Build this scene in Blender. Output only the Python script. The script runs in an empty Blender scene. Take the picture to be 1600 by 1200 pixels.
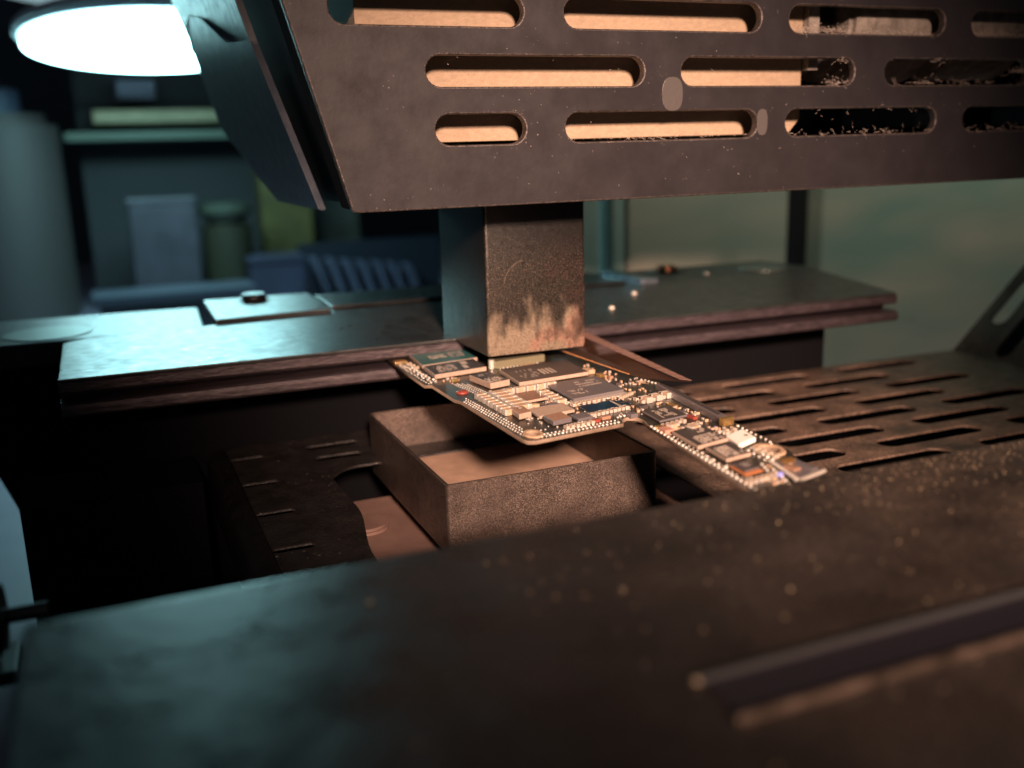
import bpy, bmesh, math, random
from mathutils import Vector, Matrix, Euler
random.seed(7)
# ------------------------------------------------------------------ camera, world, lights
scene = bpy.context.scene
col = scene.collection
scene.unit_settings.system = 'METRIC'
scene.unit_settings.scale_length = 0.01          # one unit is one centimetre
cd = bpy.data.cameras.new('camera'); cam = bpy.data.objects.new('camera', cd); col.objects.link(cam)
CAM = Vector((-4.9007, -12.7899, 2.9410))
M = Matrix(((0.92205507, -0.38608502, -0.02743724), (0.11582533, 0.2075879, 0.97133504), (-0.36932227, -0.89880233, 0.2361259)))
cam.matrix_world = Matrix.Translation(CAM) @ M.transposed().to_4x4()
cd.sensor_width = 36; cd.lens = 1530 / 1600 * 36
cd.clip_start = 0.05; cd.clip_end = 600
cd.dof.use_dof = True; cd.dof.focus_distance = 12.2; cd.dof.aperture_fstop = 0.20
scene.camera = cam
scene.view_settings.view_transform = 'Standard'; scene.view_settings.look = 'None'
scene.view_settings.exposure = 0.18; scene.view_settings.gamma = 1
w = bpy.data.worlds.new('World'); scene.world = w; w.use_nodes = True
w.node_tree.nodes['Background'].inputs[0].default_value = (0.5, 0.6, 0.7, 1)
w.node_tree.nodes['Background'].inputs[1].default_value = 0.032

def light(name, kind, loc, target, color, energy, **kw):
    l = bpy.data.lights.new(name, kind); o = bpy.data.objects.new(name, l); col.objects.link(o)
    o.location = loc
    o.rotation_euler = (Vector(target) - Vector(loc)).to_track_quat('-Z', 'Y').to_euler()
    l.color = color; l.energy = energy
    for k, v in kw.items(): setattr(l, k, v)
    return o
light('warm_work_lamp', 'SPOT', (-9.0, -40.0, 15.6), (2.1, -1.2, 1.2), (1.0, 0.655, 0.50), 262000,
      spot_size=math.radians(18), spot_blend=1.0, shadow_soft_size=2.0)
light('cool_fill', 'AREA', (-11, 13, 12), (-3, 0, 0), (0.5, 0.85, 1.0), 20, size=5)  # unseen fill added for cyan sheen on the rails and hood side
light('cabinet_fill', 'SPOT', (12.5, 7.6, 10.5), (12.5, 12, 0), (0.84, 0.92, 0.76), 2300, spot_size=math.radians(92), spot_blend=1.0, shadow_soft_size=1.0)  # unseen fill added to brighten the rear cabinet
light('cabinet_fill', 'SPOT', (23, 6.8, 11.5), (23, 12, -1), (0.84, 0.92, 0.76), 3600, spot_size=math.radians(100), spot_blend=1.0, shadow_soft_size=1.0)  # second added fill, for the cabinet's right part
light('left_room_fill', 'AREA', (-10, 25, 22), (-4, 42, 0), (0.7, 0.8, 1.0), 60, size=8)  # unseen fill added over the bench and things at left

# ------------------------------------------------------------------ materials
def mat(name, base, rough=0.5, metal=0.0, bump=0.0, bscale=20.0, vary=0.0, vscale=3.0, base2=None, rvary=0.0,
        emit=None, estr=0.0, spec=0.5, alpha=1.0, trans=0.0, coat=0.0, stretch=None, detail=6.0):
    m = bpy.data.materials.new(name); m.use_nodes = True
    nt = m.node_tree; b = nt.nodes['Principled BSDF']
    b.inputs['Base Color'].default_value = (*base, 1)
    b.inputs['Roughness'].default_value = rough
    b.inputs['Metallic'].default_value = metal
    b.inputs['Specular IOR Level'].default_value = spec
    b.inputs['Coat Weight'].default_value = coat
    b.inputs['Transmission Weight'].default_value = trans
    b.inputs['Alpha'].default_value = alpha
    if emit:
        b.inputs['Emission Color'].default_value = (*emit, 1); b.inputs['Emission Strength'].default_value = estr
    geo = nt.nodes.new('ShaderNodeNewGeometry'); src = geo.outputs['Position']
    if stretch:
        mp = nt.nodes.new('ShaderNodeMapping'); mp.inputs['Scale'].default_value = stretch
        nt.links.new(src, mp.inputs[0]); src = mp.outputs[0]
    def noise(scale, det=detail):
        n = nt.nodes.new('ShaderNodeTexNoise'); n.inputs['Scale'].default_value = scale
        n.inputs['Detail'].default_value = det; n.inputs['Roughness'].default_value = 0.6
        nt.links.new(src, n.inputs['Vector']); return n
    if vary > 0 or base2:
        n = noise(vscale)
        r = nt.nodes.new('ShaderNodeValToRGB')
        r.color_ramp.elements[0].position = 0.35; r.color_ramp.elements[1].position = 0.68
        b2 = base2 if base2 else tuple(min(1, c * (1 + vary)) for c in base)
        b1 = base if base2 else tuple(c * (1 - vary) for c in base)
        r.color_ramp.elements[0].color = (*b1, 1); r.color_ramp.elements[1].color = (*b2, 1)
        nt.links.new(n.outputs[0], r.inputs[0]); nt.links.new(r.outputs[0], b.inputs['Base Color'])
    if rvary > 0:
        n = noise(vscale * 2.3)
        mr = nt.nodes.new('ShaderNodeMapRange'); mr.inputs['From Min'].default_value = 0.3; mr.inputs['From Max'].default_value = 0.7
        mr.inputs['To Min'].default_value = max(0.03, rough - rvary); mr.inputs['To Max'].default_value = min(1, rough + rvary)
        nt.links.new(n.outputs[0], mr.inputs[0]); nt.links.new(mr.outputs[0], b.inputs['Roughness'])
    if bump > 0:
        n = noise(bscale)
        bp = nt.nodes.new('ShaderNodeBump'); bp.inputs['Strength'].default_value = min(1, bump); bp.inputs['Distance'].default_value = 0.02
        nt.links.new(n.outputs[0], bp.inputs['Height']); nt.links.new(bp.outputs[0], b.inputs['Normal'])
    return m

def add_specks(m, color, scale=60, thr=0.72, size_noise=2.0, rough=0.6, zone=0.45):
    """pale dust grains lying on a painted surface: voronoi dots, clustered by a noise"""
    nt = m.node_tree; b = nt.nodes['Principled BSDF']
    geo = nt.nodes.new('ShaderNodeNewGeometry')
    v = nt.nodes.new('ShaderNodeTexVoronoi'); v.inputs['Scale'].default_value = scale
    nt.links.new(geo.outputs['Position'], v.inputs['Vector'])
    sc = nt.nodes.new('ShaderNodeSeparateColor'); nt.links.new(v.outputs['Color'], sc.inputs[0])
    rad = nt.nodes.new('ShaderNodeMapRange'); rad.inputs['From Min'].default_value = thr; rad.inputs['From Max'].default_value = 1.0
    rad.inputs['To Min'].default_value = 0.0; rad.inputs['To Max'].default_value = 0.38
    nt.links.new(sc.outputs[0], rad.inputs[0])
    lt = nt.nodes.new('ShaderNodeMath'); lt.operation = 'LESS_THAN'
    nt.links.new(v.outputs['Distance'], lt.inputs[0]); nt.links.new(rad.outputs[0], lt.inputs[1])
    n = nt.nodes.new('ShaderNodeTexNoise'); n.inputs['Scale'].default_value = size_noise; n.inputs['Detail'].default_value = 4
    nt.links.new(geo.outputs['Position'], n.inputs['Vector'])
    z = nt.nodes.new('ShaderNodeMapRange'); z.inputs['From Min'].default_value = zone; z.inputs['From Max'].default_value = zone + 0.2
    nt.links.new(n.outputs[0], z.inputs[0])
    mu = nt.nodes.new('ShaderNodeMath'); mu.operation = 'MULTIPLY'
    nt.links.new(lt.outputs[0], mu.inputs[0]); nt.links.new(z.outputs[0], mu.inputs[1])
    mx = nt.nodes.new('ShaderNodeMix'); mx.data_type = 'RGBA'
    nt.links.new(mu.outputs[0], mx.inputs[0])
    if b.inputs['Base Color'].links: nt.links.new(b.inputs['Base Color'].links[0].from_socket, mx.inputs[6])
    else: mx.inputs[6].default_value = b.inputs['Base Color'].default_value
    mx.inputs[7].default_value = (*color, 1)
    nt.links.new(mx.outputs[2], b.inputs['Base Color'])
    return m

def add_grain(m, color, scale, lo, hi, amount=1.0, xr=None, zr=None, big=None, rough=None):
    """a layer of dust or flux grains over the base colour (fine noise; a ramp can also paint in light falloff)"""
    nt = m.node_tree; b = nt.nodes['Principled BSDF']; L = nt.links
    geo = nt.nodes.new('ShaderNodeNewGeometry')
    def noise(sc, det, ro):
        n = nt.nodes.new('ShaderNodeTexNoise'); n.inputs['Scale'].default_value = sc; n.inputs['Detail'].default_value = det; n.inputs['Roughness'].default_value = ro
        L.new(geo.outputs['Position'], n.inputs['Vector']); return n.outputs[0]
    def mrange(src, a0, a1, b0=0.0, b1=1.0):
        r = nt.nodes.new('ShaderNodeMapRange'); r.inputs['From Min'].default_value = a0; r.inputs['From Max'].default_value = a1
        r.inputs['To Min'].default_value = b0; r.inputs['To Max'].default_value = b1; L.new(src, r.inputs[0]); return r.outputs[0]
    def mul(a, c):
        q = nt.nodes.new('ShaderNodeMath'); q.operation = 'MULTIPLY'; L.new(a, q.inputs[0])
        if isinstance(c, float): q.inputs[1].default_value = c
        else: L.new(c, q.inputs[1])
        return q.outputs[0]
    f = mul(mrange(noise(scale, 3, 0.6), lo, hi), float(amount))
    if big: f = mul(f, mrange(noise(big, 4, 0.6), 0.35, 0.65, 0.25, 1.0))
    if xr or zr:
        sp = nt.nodes.new('ShaderNodeSeparateXYZ'); L.new(geo.outputs['Position'], sp.inputs[0])
        if xr: f = mul(f, mrange(sp.outputs[0], *xr))
        if zr: f = mul(f, mrange(sp.outputs[2], *zr))
    mx = nt.nodes.new('ShaderNodeMix'); mx.data_type = 'RGBA'; L.new(f, mx.inputs[0])
    if b.inputs['Base Color'].links: L.new(b.inputs['Base Color'].links[0].from_socket, mx.inputs[6])
    else: mx.inputs[6].default_value = b.inputs['Base Color'].default_value
    mx.inputs[7].default_value = (*color, 1); L.new(mx.outputs[2], b.inputs['Base Color'])
    return m

MT = {}
MT['hood'] = add_specks(mat('hood_black_paint', (0.018, 0.0155, 0.017), 0.40, bump=0.05, bscale=14, vary=0.10, vscale=1.1, rvary=0.07), (0.16, 0.13, 0.12), 30, 0.92, 1.1, zone=0.5)
MT['rim'] = mat('worn_slot_rim', (0.075, 0.06, 0.055), 0.4, 0.4, bump=0.6, bscale=40, vary=0.5, vscale=14)
MT['hood_side'] = mat('hood_side_paint', (0.02, 0.028, 0.045), 0.36, bump=0.15, bscale=30, rvary=0.08, vscale=2)
MT['black'] = mat('black_enamel', (0.010, 0.010, 0.012), 0.5, bump=0.3, bscale=20)
MT['void'] = mat('shaded_black', (0.004, 0.004, 0.005), 0.9, spec=0.1)  # black finish, taken near-black to paint in deep shade
MT['rail_top'] = mat('anodised_rail', (0.024, 0.025, 0.025), 0.34, 0.0, bump=0.15, bscale=12, vary=0.35, vscale=2.4, rvary=0.08, spec=0.6)
MT['rail_face'] = mat('rail_fascia', (0.06, 0.045, 0.05), 0.38, 0.35, bump=0.9, bscale=14, vary=0.4, vscale=9, rvary=0.12, stretch=(0.5, 2, 2))
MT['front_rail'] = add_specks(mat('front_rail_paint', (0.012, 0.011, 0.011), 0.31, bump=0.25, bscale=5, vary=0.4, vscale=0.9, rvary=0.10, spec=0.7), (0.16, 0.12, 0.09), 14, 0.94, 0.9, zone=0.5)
add_grain(MT['front_rail'], (0.135, 0.098, 0.076), 20, 0.26, 0.66, 0.85, xr=(-3.2, 1.8, 0.0, 1.0), big=1.1)  # brown dust ramped along x, painting warm light in at the right
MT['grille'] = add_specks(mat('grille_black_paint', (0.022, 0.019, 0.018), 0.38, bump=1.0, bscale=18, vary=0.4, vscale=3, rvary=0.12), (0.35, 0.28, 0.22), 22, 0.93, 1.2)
add_grain(MT['grille'], (0.33, 0.215, 0.155), 26, 0.22, 0.62, 0.95, xr=(0.5, 4.0, 0.0, 1.0), big=1.3)  # dust grain; its ramp along x also paints in the warm lamp's falloff
MT['ceramic'] = mat('heater_ceramic', (0.26, 0.16, 0.13), 0.6, bump=0.3, bscale=8, vary=0.15, vscale=2)
MT['tan'] = mat('heater_block_tan', (0.33, 0.235, 0.155), 0.7, bump=0.35, bscale=40, vary=0.12, vscale=26, stretch=(0.5, 1, 1))
MT['motor'] = mat('dusty_grey_metal', (0.22, 0.19, 0.16), 0.8, bump=0.8, bscale=16, vary=0.4, vscale=5)
MT['dark_metal'] = mat('dark_metal', (0.05, 0.05, 0.055), 0.3, 0.7, bump=0.2, bscale=20)
MT['copper'] = mat('copper_screw', (0.5, 0.22, 0.12), 0.35, 0.9)
MT['emboss'] = mat('ground_disc', (0.20, 0.22, 0.20), 0.35, 0.5, bump=0.3, bscale=20)
MT['pcb'] = mat('pcb_mask', (0.030, 0.026, 0.020), 0.34, bump=0.3, bscale=40, vary=0.4, vscale=10, spec=0.6, coat=0.2)
MT['pcb_edge'] = mat('pcb_edge', (0.24, 0.17, 0.12), 0.5, bump=0.4, bscale=40, vary=0.2, vscale=10)
MT['chip'] = mat('chip_epoxy', (0.055, 0.045, 0.042), 0.45, bump=0.2, bscale=80, vary=0.15, vscale=12)
MT['chip_grey'] = mat('chip_grey', (0.17, 0.15, 0.155), 0.4, 0.3, bump=0.15, bscale=80)
MT['chip_teal_sheen'] = mat('chip_teal_sheen', (0.04, 0.13, 0.125), 0.34, bump=0.1, bscale=80)  # teal top, its colour raised to paint in the cyan lamp's reflection
MT['chip_side'] = mat('chip_substrate_edge', (0.40, 0.29, 0.22), 0.55, bump=0.3, bscale=60, vary=0.1, vscale=20)
MT['mark'] = mat('laser_mark', (0.48, 0.40, 0.33), 0.6)
MT['faint'] = mat('faint_mark', (0.30, 0.25, 0.23), 0.6)
MT['navy'] = mat('navy_die', (0.012, 0.022, 0.05), 0.12, 0.1)
MT['mirror'] = mat('mirror_shield', (0.35, 0.2, 0.16), 0.15, 0.8, bump=0.1, bscale=40)
MT['cap'] = mat('capacitor_body', (0.46, 0.31, 0.20), 0.5, vary=0.2, vscale=30)
MT['cap_brown'] = mat('capacitor_brown', (0.30, 0.17, 0.11), 0.5, vary=0.2, vscale=30)
MT['tin'] = mat('solder_tin', (0.66, 0.60, 0.52), 0.32, 0.45, bump=0.2, bscale=60)
MT['gold'] = mat('gold_pad', (0.85, 0.55, 0.22), 0.3, 0.9)
MT['white'] = mat('white_plastic', (0.88, 0.84, 0.76), 0.5)
MT['red'] = mat('red_resin', (0.24, 0.05, 0.035), 0.3)
MT['blue'] = mat('blue_bead', (0.25, 0.28, 0.75), 0.4)
MT['orange'] = mat('orange_substrate', (0.45, 0.17, 0.07), 0.4)
MT['kapton'] = mat('kapton_film', (0.20, 0.075, 0.03), 0.2, spec=0.6, alpha=0.28, bump=0.25, bscale=6)
MT['grain'] = mat('flux_grain', (0.19, 0.145, 0.09), 0.35, 0.2)
MT['lint'] = mat('lint', (0.5, 0.42, 0.36), 0.8)

def nozzle_mat():
    m = mat('scorched_steel', (0.06, 0.055, 0.052), 0.34, 0.7, bump=0.25, bscale=60, rvary=0.06, vscale=5)
    nt = m.node_tree; b = nt.nodes['Principled BSDF']
    geo = nt.nodes.new('ShaderNodeNewGeometry'); sx = nt.nodes.new('ShaderNodeSeparateXYZ'); nt.links.new(geo.outputs['Position'], sx.inputs[0])
    # baked flux residue: dense at the mouth, grainy above, ragged streaks running up
    mp = nt.nodes.new('ShaderNodeMapping'); mp.inputs['Scale'].default_value = (5, 5, 2.2); nt.links.new(geo.outputs['Position'], mp.inputs[0])
    n1 = nt.nodes.new('ShaderNodeTexNoise'); n1.inputs['Scale'].default_value = 1; n1.inputs['Detail'].default_value = 8; nt.links.new(mp.outputs[0], n1.inputs[0])
    n2 = nt.nodes.new('ShaderNodeTexNoise'); n2.inputs['Scale'].default_value = 30; n2.inputs['Detail'].default_value = 9; n2.inputs['Roughness'].default_value = 0.85; nt.links.new(geo.outputs['Position'], n2.inputs[0])
    def math_(op, a, bb):
        q = nt.nodes.new('ShaderNodeMath'); q.operation = op
        for i, s in enumerate((a, bb)):
            if isinstance(s, (int, float)): q.inputs[i].default_value = s
            else: nt.links.new(s, q.inputs[i])
        return q.outputs[0]
    zz = nt.nodes.new('ShaderNodeMapRange'); zz.inputs['From Min'].default_value = 0.0; zz.inputs['From Max'].default_value = 1.5
    zz.inputs['To Min'].default_value = 1.08; zz.inputs['To Max'].default_value = -0.02; nt.links.new(sx.outputs[2], zz.inputs[0])
    a = math_('ADD', zz.outputs[0], math_('MULTIPLY', math_('SUBTRACT', n1.outputs[0], 0.5), 1.5))
    r = nt.nodes.new('ShaderNodeMapRange'); r.inputs['From Min'].default_value = 0.52; r.inputs['From Max'].default_value = 0.90; nt.links.new(a, r.inputs[0])
    n3 = nt.nodes.new('ShaderNodeTexNoise'); n3.inputs['Scale'].default_value = 70; n3.inputs['Detail'].default_value = 2; nt.links.new(geo.outputs['Position'], n3.inputs[0])
    g = nt.nodes.new('ShaderNodeMapRange'); g.inputs['From Min'].default_value = 0.54; g.inputs['From Max'].default_value = 0.66; nt.links.new(n3.outputs[0], g.inputs[0])
    gz = nt.nodes.new('ShaderNodeMapRange'); gz.inputs['From Min'].default_value = 1.25; gz.inputs['From Max'].default_value = 1.85
    gz.inputs['To Min'].default_value = 0.6; gz.inputs['To Max'].default_value = 0.0; nt.links.new(sx.outputs[2], gz.inputs[0])
    gg = math_('MULTIPLY', g.outputs[0], gz.outputs[0])
    r2 = math_('MULTIPLY', r.outputs[0], math_('MULTIPLY', math_('SUBTRACT', n2.outputs[0], 0.28), 3.2))
    r2 = math_('MAXIMUM', math_('MINIMUM', r2, 1.0), gg)
    # residue held back on the other faces, so their shade is painted in
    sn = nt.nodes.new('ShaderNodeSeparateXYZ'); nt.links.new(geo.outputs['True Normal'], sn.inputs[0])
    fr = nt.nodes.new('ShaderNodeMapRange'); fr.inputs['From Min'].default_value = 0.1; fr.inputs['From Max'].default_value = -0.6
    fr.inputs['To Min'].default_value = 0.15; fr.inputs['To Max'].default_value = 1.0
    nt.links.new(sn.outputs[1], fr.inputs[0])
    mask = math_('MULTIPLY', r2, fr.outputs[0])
    rust = nt.nodes.new('ShaderNodeTexNoise'); rust.inputs['Scale'].default_value = 2.2; rust.inputs['Detail'].default_value = 5; nt.links.new(geo.outputs['Position'], rust.inputs[0])
    rx = math_('ADD', math_('MULTIPLY', sx.outputs[0], 0.30), rust.outputs[0])
    rr = nt.nodes.new('ShaderNodeMapRange'); rr.inputs['From Min'].default_value = 0.80; rr.inputs['From Max'].default_value = 0.90; nt.links.new(rx, rr.inputs[0])
    c = nt.nodes.new('ShaderNodeMix'); c.data_type = 'RGBA'; c.inputs[6].default_value = (0.34, 0.26, 0.18, 1); c.inputs[7].default_value = (0.40, 0.235, 0.165, 1)
    nt.links.new(rr.outputs[0], c.inputs[0])
    f = nt.nodes.new('ShaderNodeMix'); f.data_type = 'RGBA'; f.inputs[6].default_value = (0.045, 0.042, 0.04, 1)
    nt.links.new(mask, f.inputs[0]); nt.links.new(c.outputs[2], f.inputs[7]); nt.links.new(f.outputs[2], b.inputs['Base Color'])
    mm = math_('SUBTRACT', 0.85, math_('MULTIPLY', mask, 0.7)); nt.links.new(mm, b.inputs['Metallic'])
    return m
MT['nozzle'] = nozzle_mat()
MT['cup'] = add_grain(mat('sandblasted_steel', (0.075, 0.055, 0.048), 0.36, 0.6, bump=0.5, bscale=60, vary=0.3, vscale=3, rvary=0.08), (0.42, 0.32, 0.26), 85, 0.44, 0.64, 0.75, big=1.2)
MT['cup_floor'] = mat('cup_floor_plate', (0.55, 0.36, 0.26), 0.5, 0.2, bump=0.15, bscale=6, vary=0.2, vscale=2)

# ------------------------------------------------------------------ mesh building helpers
class MB:
    def __init__(self): self.bm = bmesh.new()
    def _new(self, fn):
        tmp = bmesh.new(); fn(tmp); me = bpy.data.meshes.new('t'); tmp.to_mesh(me); tmp.free()
        self.bm.from_mesh(me); bpy.data.meshes.remove(me)
    def prism(self, pts, z0, z1, bevel=0.0, mi=0, mtop=None, seg=2):
        def f(b):
            lo = [b.verts.new((p[0], p[1], z0)) for p in pts]; hi = [b.verts.new((p[0], p[1], z1)) for p in pts]
            b.faces.new(list(reversed(lo))).material_index = mi
            t = b.faces.new(hi); t.material_index = mi if mtop is None else mtop
            n = len(pts)
            for i in range(n):
                q = b.faces.new((lo[i], lo[(i + 1) % n], hi[(i + 1) % n], hi[i])); q.material_index = mi
            bmesh.ops.recalc_face_normals(b, faces=b.faces)
            if bevel > 0:
                bmesh.ops.bevel(b, geom=list(b.edges), offset=bevel, segments=seg, affect='EDGES', profile=0.6, clamp_overlap=True, material=-1)
        self._new(f); return self
    def box(self, x0, x1, y0, y1, z0, z1, bevel=0.0, mi=0, mtop=None, rot=0.0, seg=2):
        cx, cy = (x0 + x1) / 2, (y0 + y1) / 2; c, s = math.cos(rot), math.sin(rot)
        pts = []
        for x, y in ((x0, y0), (x1, y0), (x1, y1), (x0, y1)):
            dx, dy = x - cx, y - cy; pts.append((cx + dx * c - dy * s, cy + dx * s + dy * c))
        return self.prism(pts, z0, z1, bevel, mi, mtop, seg)
    def cyl(self, c, r, h, axis='z', seg=32, mi=0, bevel=0.0, r2=None):
        def f(b):
            bmesh.ops.create_cone(b, cap_ends=True, segments=seg, radius1=r, radius2=r if r2 is None else r2, depth=h)
            if bevel: bmesh.ops.bevel(b, geom=[e for e in b.edges if len(e.link_faces) == 2 and any(len(x.verts) > 4 for x in e.link_faces)], offset=bevel, segments=2, affect='EDGES')
            R = {'z': Matrix.Identity(4), 'x': Matrix.Rotation(math.pi / 2, 4, 'Y'), 'y': Matrix.Rotation(math.pi / 2, 4, 'X')}[axis] if isinstance(axis, str) else axis
            bmesh.ops.transform(b, matrix=Matrix.Translation(c) @ R, verts=b.verts)
            for q in b.faces: q.material_index = mi; q.smooth = len(q.verts) <= 4
        self._new(f); return self
    def ball(self, c, r, sq=1.0, mi=0, sub=1):
        def f(b):
            bmesh.ops.create_icosphere(b, subdivisions=sub, radius=r)
            bmesh.ops.transform(b, matrix=Matrix.Translation(c) @ Matrix.Diagonal((1, 1, sq, 1)), verts=b.verts)
            for q in b.faces: q.material_index = mi; q.smooth = True
        self._new(f); return self
    def build(self, name, mats, parent=None, smooth=False):
        me = bpy.data.meshes.new(name); bm = self.bm
        xs = [v.co for v in bm.verts]
        lo = Vector((min(v.x for v in xs), min(v.y for v in xs), min(v.z for v in xs)))
        hi = Vector((max(v.x for v in xs), max(v.y for v in xs), max(v.z for v in xs)))
        o0 = Vector(((lo.x + hi.x) / 2, (lo.y + hi.y) / 2, lo.z))
        bmesh.ops.translate(bm, vec=-o0, verts=bm.verts)
        bm.to_mesh(me); bm.free()
        if not isinstance(mats, (list, tuple)): mats = [mats]
        for m in mats: me.materials.append(m)
        if smooth:
            for p in me.polygons: p.use_smooth = True
            try: me.set_sharp_from_angle(angle=math.radians(40))
            except Exception: pass
        o = bpy.data.objects.new(name, me); col.objects.link(o)
        place(o, o0, parent); return o
WLOC = {}
def place(o, wloc, parent):
    WLOC[o.name] = Vector(wloc)
    if parent: o.parent = parent; o.location = Vector(wloc) - WLOC[parent.name]
    else: o.location = wloc
def thing(name, label, cat, loc, group=None):
    o = bpy.data.objects.new(name, None); col.objects.link(o); o.empty_display_size = 0.3; place(o, loc, None)
    o['label'] = label; o['category'] = cat
    if group: o['group'] = group
    return o
def tag(o, label, cat, group=None, kind=None):
    if label: o['label'] = label
    if cat: o['category'] = cat
    if group: o['group'] = group
    if kind: o['kind'] = kind
    return o

def stadium(cx, cy, w, h, n=10):
    r = h / 2; pts = []
    for i in range(n + 1):
        a = -math.pi / 2 + math.pi * i / n; pts.append((cx + w / 2 - r + r * math.cos(a), cy + r * math.sin(a)))
    for i in range(n + 1):
        a = math.pi / 2 + math.pi * i / n; pts.append((cx - w / 2 + r + r * math.cos(a), cy + r * math.sin(a)))
    return pts
def rounded(pts, r, n=5):
    out = []; N = len(pts)
    for i in range(N):
        p0, p, p1 = Vector(pts[i - 1]), Vector(pts[i]), Vector(pts[(i + 1) % N])
        ri = r[i] if isinstance(r, (list, tuple)) else r
        if ri <= 0: out.append(tuple(p)); continue
        a = p + (p0 - p).normalized() * ri; b = p + (p1 - p).normalized() * ri
        for k in range(n + 1):
            t = k / n; q = a * (1 - t) ** 2 + p * 2 * t * (1 - t) + b * t * t; out.append(tuple(q))
    return out
def sheet(name, outline, holes, thick, bevel, mats, mw, parent):
    """flat sheet with holes: local xy, centred thickness; mw maps local to world"""
    cu = bpy.data.curves.new(name, 'CURVE'); cu.dimensions = '2D'; cu.fill_mode = 'BOTH'
    cu.extrude = thick / 2 - bevel; cu.bevel_depth = bevel; cu.bevel_resolution = 2; cu.offset = -bevel
    for pts in [outline] + holes:
        s = cu.splines.new('POLY'); s.points.add(len(pts) - 1); s.use_cyclic_u = True
        for i, p in enumerate(pts): s.points[i].co = (p[0], p[1], 0, 1)
    t = bpy.data.objects.new(name + '_t', cu); col.objects.link(t)
    dg = bpy.context.evaluated_depsgraph_get(); me = bpy.data.meshes.new_from_object(t.evaluated_get(dg))
    bpy.data.objects.remove(t); bpy.data.curves.remove(cu)
    me.name = name; me.materials.clear()
    for m in mats: me.materials.append(m)
    bm = bmesh.new(); bm.from_mesh(me); bmesh.ops.remove_doubles(bm, verts=bm.verts, dist=1e-5)
    bmesh.ops.recalc_face_normals(bm, faces=bm.faces)
    for f in bm.faces:
        flat = abs(f.normal.z) > 0.98
        f.material_index = 0 if flat or len(mats) == 1 else 1
        f.smooth = not flat
    bmesh.ops.transform(bm, matrix=mw, verts=bm.verts); bm.to_mesh(me); bm.free()
    o = bpy.data.objects.new(name, me); col.objects.link(o)
    lo = Vector(me.vertices[0].co); c = Vector((sum(v.co.x for v in me.vertices), sum(v.co.y for v in me.vertices), sum(v.co.z for v in me.vertices))) / len(me.vertices)
    me.transform(Matrix.Translation(-c)); place(o, c, parent); return o

# ------------------------------------------------------------------ the setting
o = MB().box(-120, 140, -40, 160, -5.4, -5.0).build('workbench_top', mat('bench_laminate', (0.27, 0.25, 0.34), 0.5, vary=0.15, vscale=0.2)); tag(o, None, None, kind='structure')
o = MB().box(-120, 160, 70, 71, -5, 90).build('room_wall', mat('room_wall_paint', (0.05, 0.07, 0.09), 0.8, vary=0.4, vscale=0.06)); tag(o, None, None, kind='structure')

# ------------------------------------------------------------------ rear cabinet (right background)
cab = thing('equipment_cabinet', 'blurred grey-green equipment cabinet behind the rework machine', 'cabinet', (20, 13, -5))
cabm = mat('cabinet_paint', (0.22, 0.28, 0.23), 0.38, vary=0.45, vscale=0.22, rvary=0.12, base2=(0.42, 0.36, 0.28), stretch=(0.6, 1, 1.8), detail=2.0)
MB().box(9.0, 14.6, 12.0, 13.5, -5, 30, 0.1).build('side_panel', cabm, cab)
MB().box(15.6, 60, 11.6, 13.5, -5, 30, 0.1).build('side_panel', cabm, cab)
MB().box(14.62, 15.58, 12.3, 13.4, -5, 30).build('corner_post', MT['black'], cab)
MB().box(7.1, 8.15, 12.1, 13.4, -5, 30, 0.1).build('edge_trim', mat('trim_teal', (0.26, 0.34, 0.30), 0.4), cab)
MB().box(8.55, 8.98, 12.1, 13.4, -5, 30, 0.1).build('edge_trim', bpy.data.materials['trim_teal'], cab)

# ------------------------------------------------------------------ left background things
lampT = thing('bench_lamp', 'glowing oval white lamp head hanging blurred at the upper left', 'lamp', (-2.1, 30, 6.5))
Rl = Matrix.Rotation(math.radians(-7), 4, 'X')
cx = Vector((-2.1, 30.2, 7.3))
MB().cyl(cx + Vector((0, 0, 0.35)), 5.0, 0.55, Rl, 64, bevel=0.15).build('lamp_housing', mat('lamp_shell', (0.45, 0.5, 0.52), 0.5), lampT, True)
MB().cyl(cx + Rl @ Vector((0, 0, -0.12)), 4.75, 0.12, Rl, 64).build('diffuser', mat('lit_diffuser', (0.9, 0.95, 1), 0.5, emit=(0.46, 0.95, 1.0), estr=16), lampT)
MB().cyl(cx + Vector((2.0, 2.0, 14.7)), 0.5, 28, 'z', 24).build('lamp_arm', MT['dark_metal'], lampT, True)
MB().cyl((-3.6, 33.5, 10.5), 5.4, 0.5, Rl, 48, bevel=0.1).build('upper_shade', mat('shade_pale', (0.6, 0.7, 0.7), 0.5, emit=(0.55, 0.75, 0.8), estr=0.4), lampT)

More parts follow.
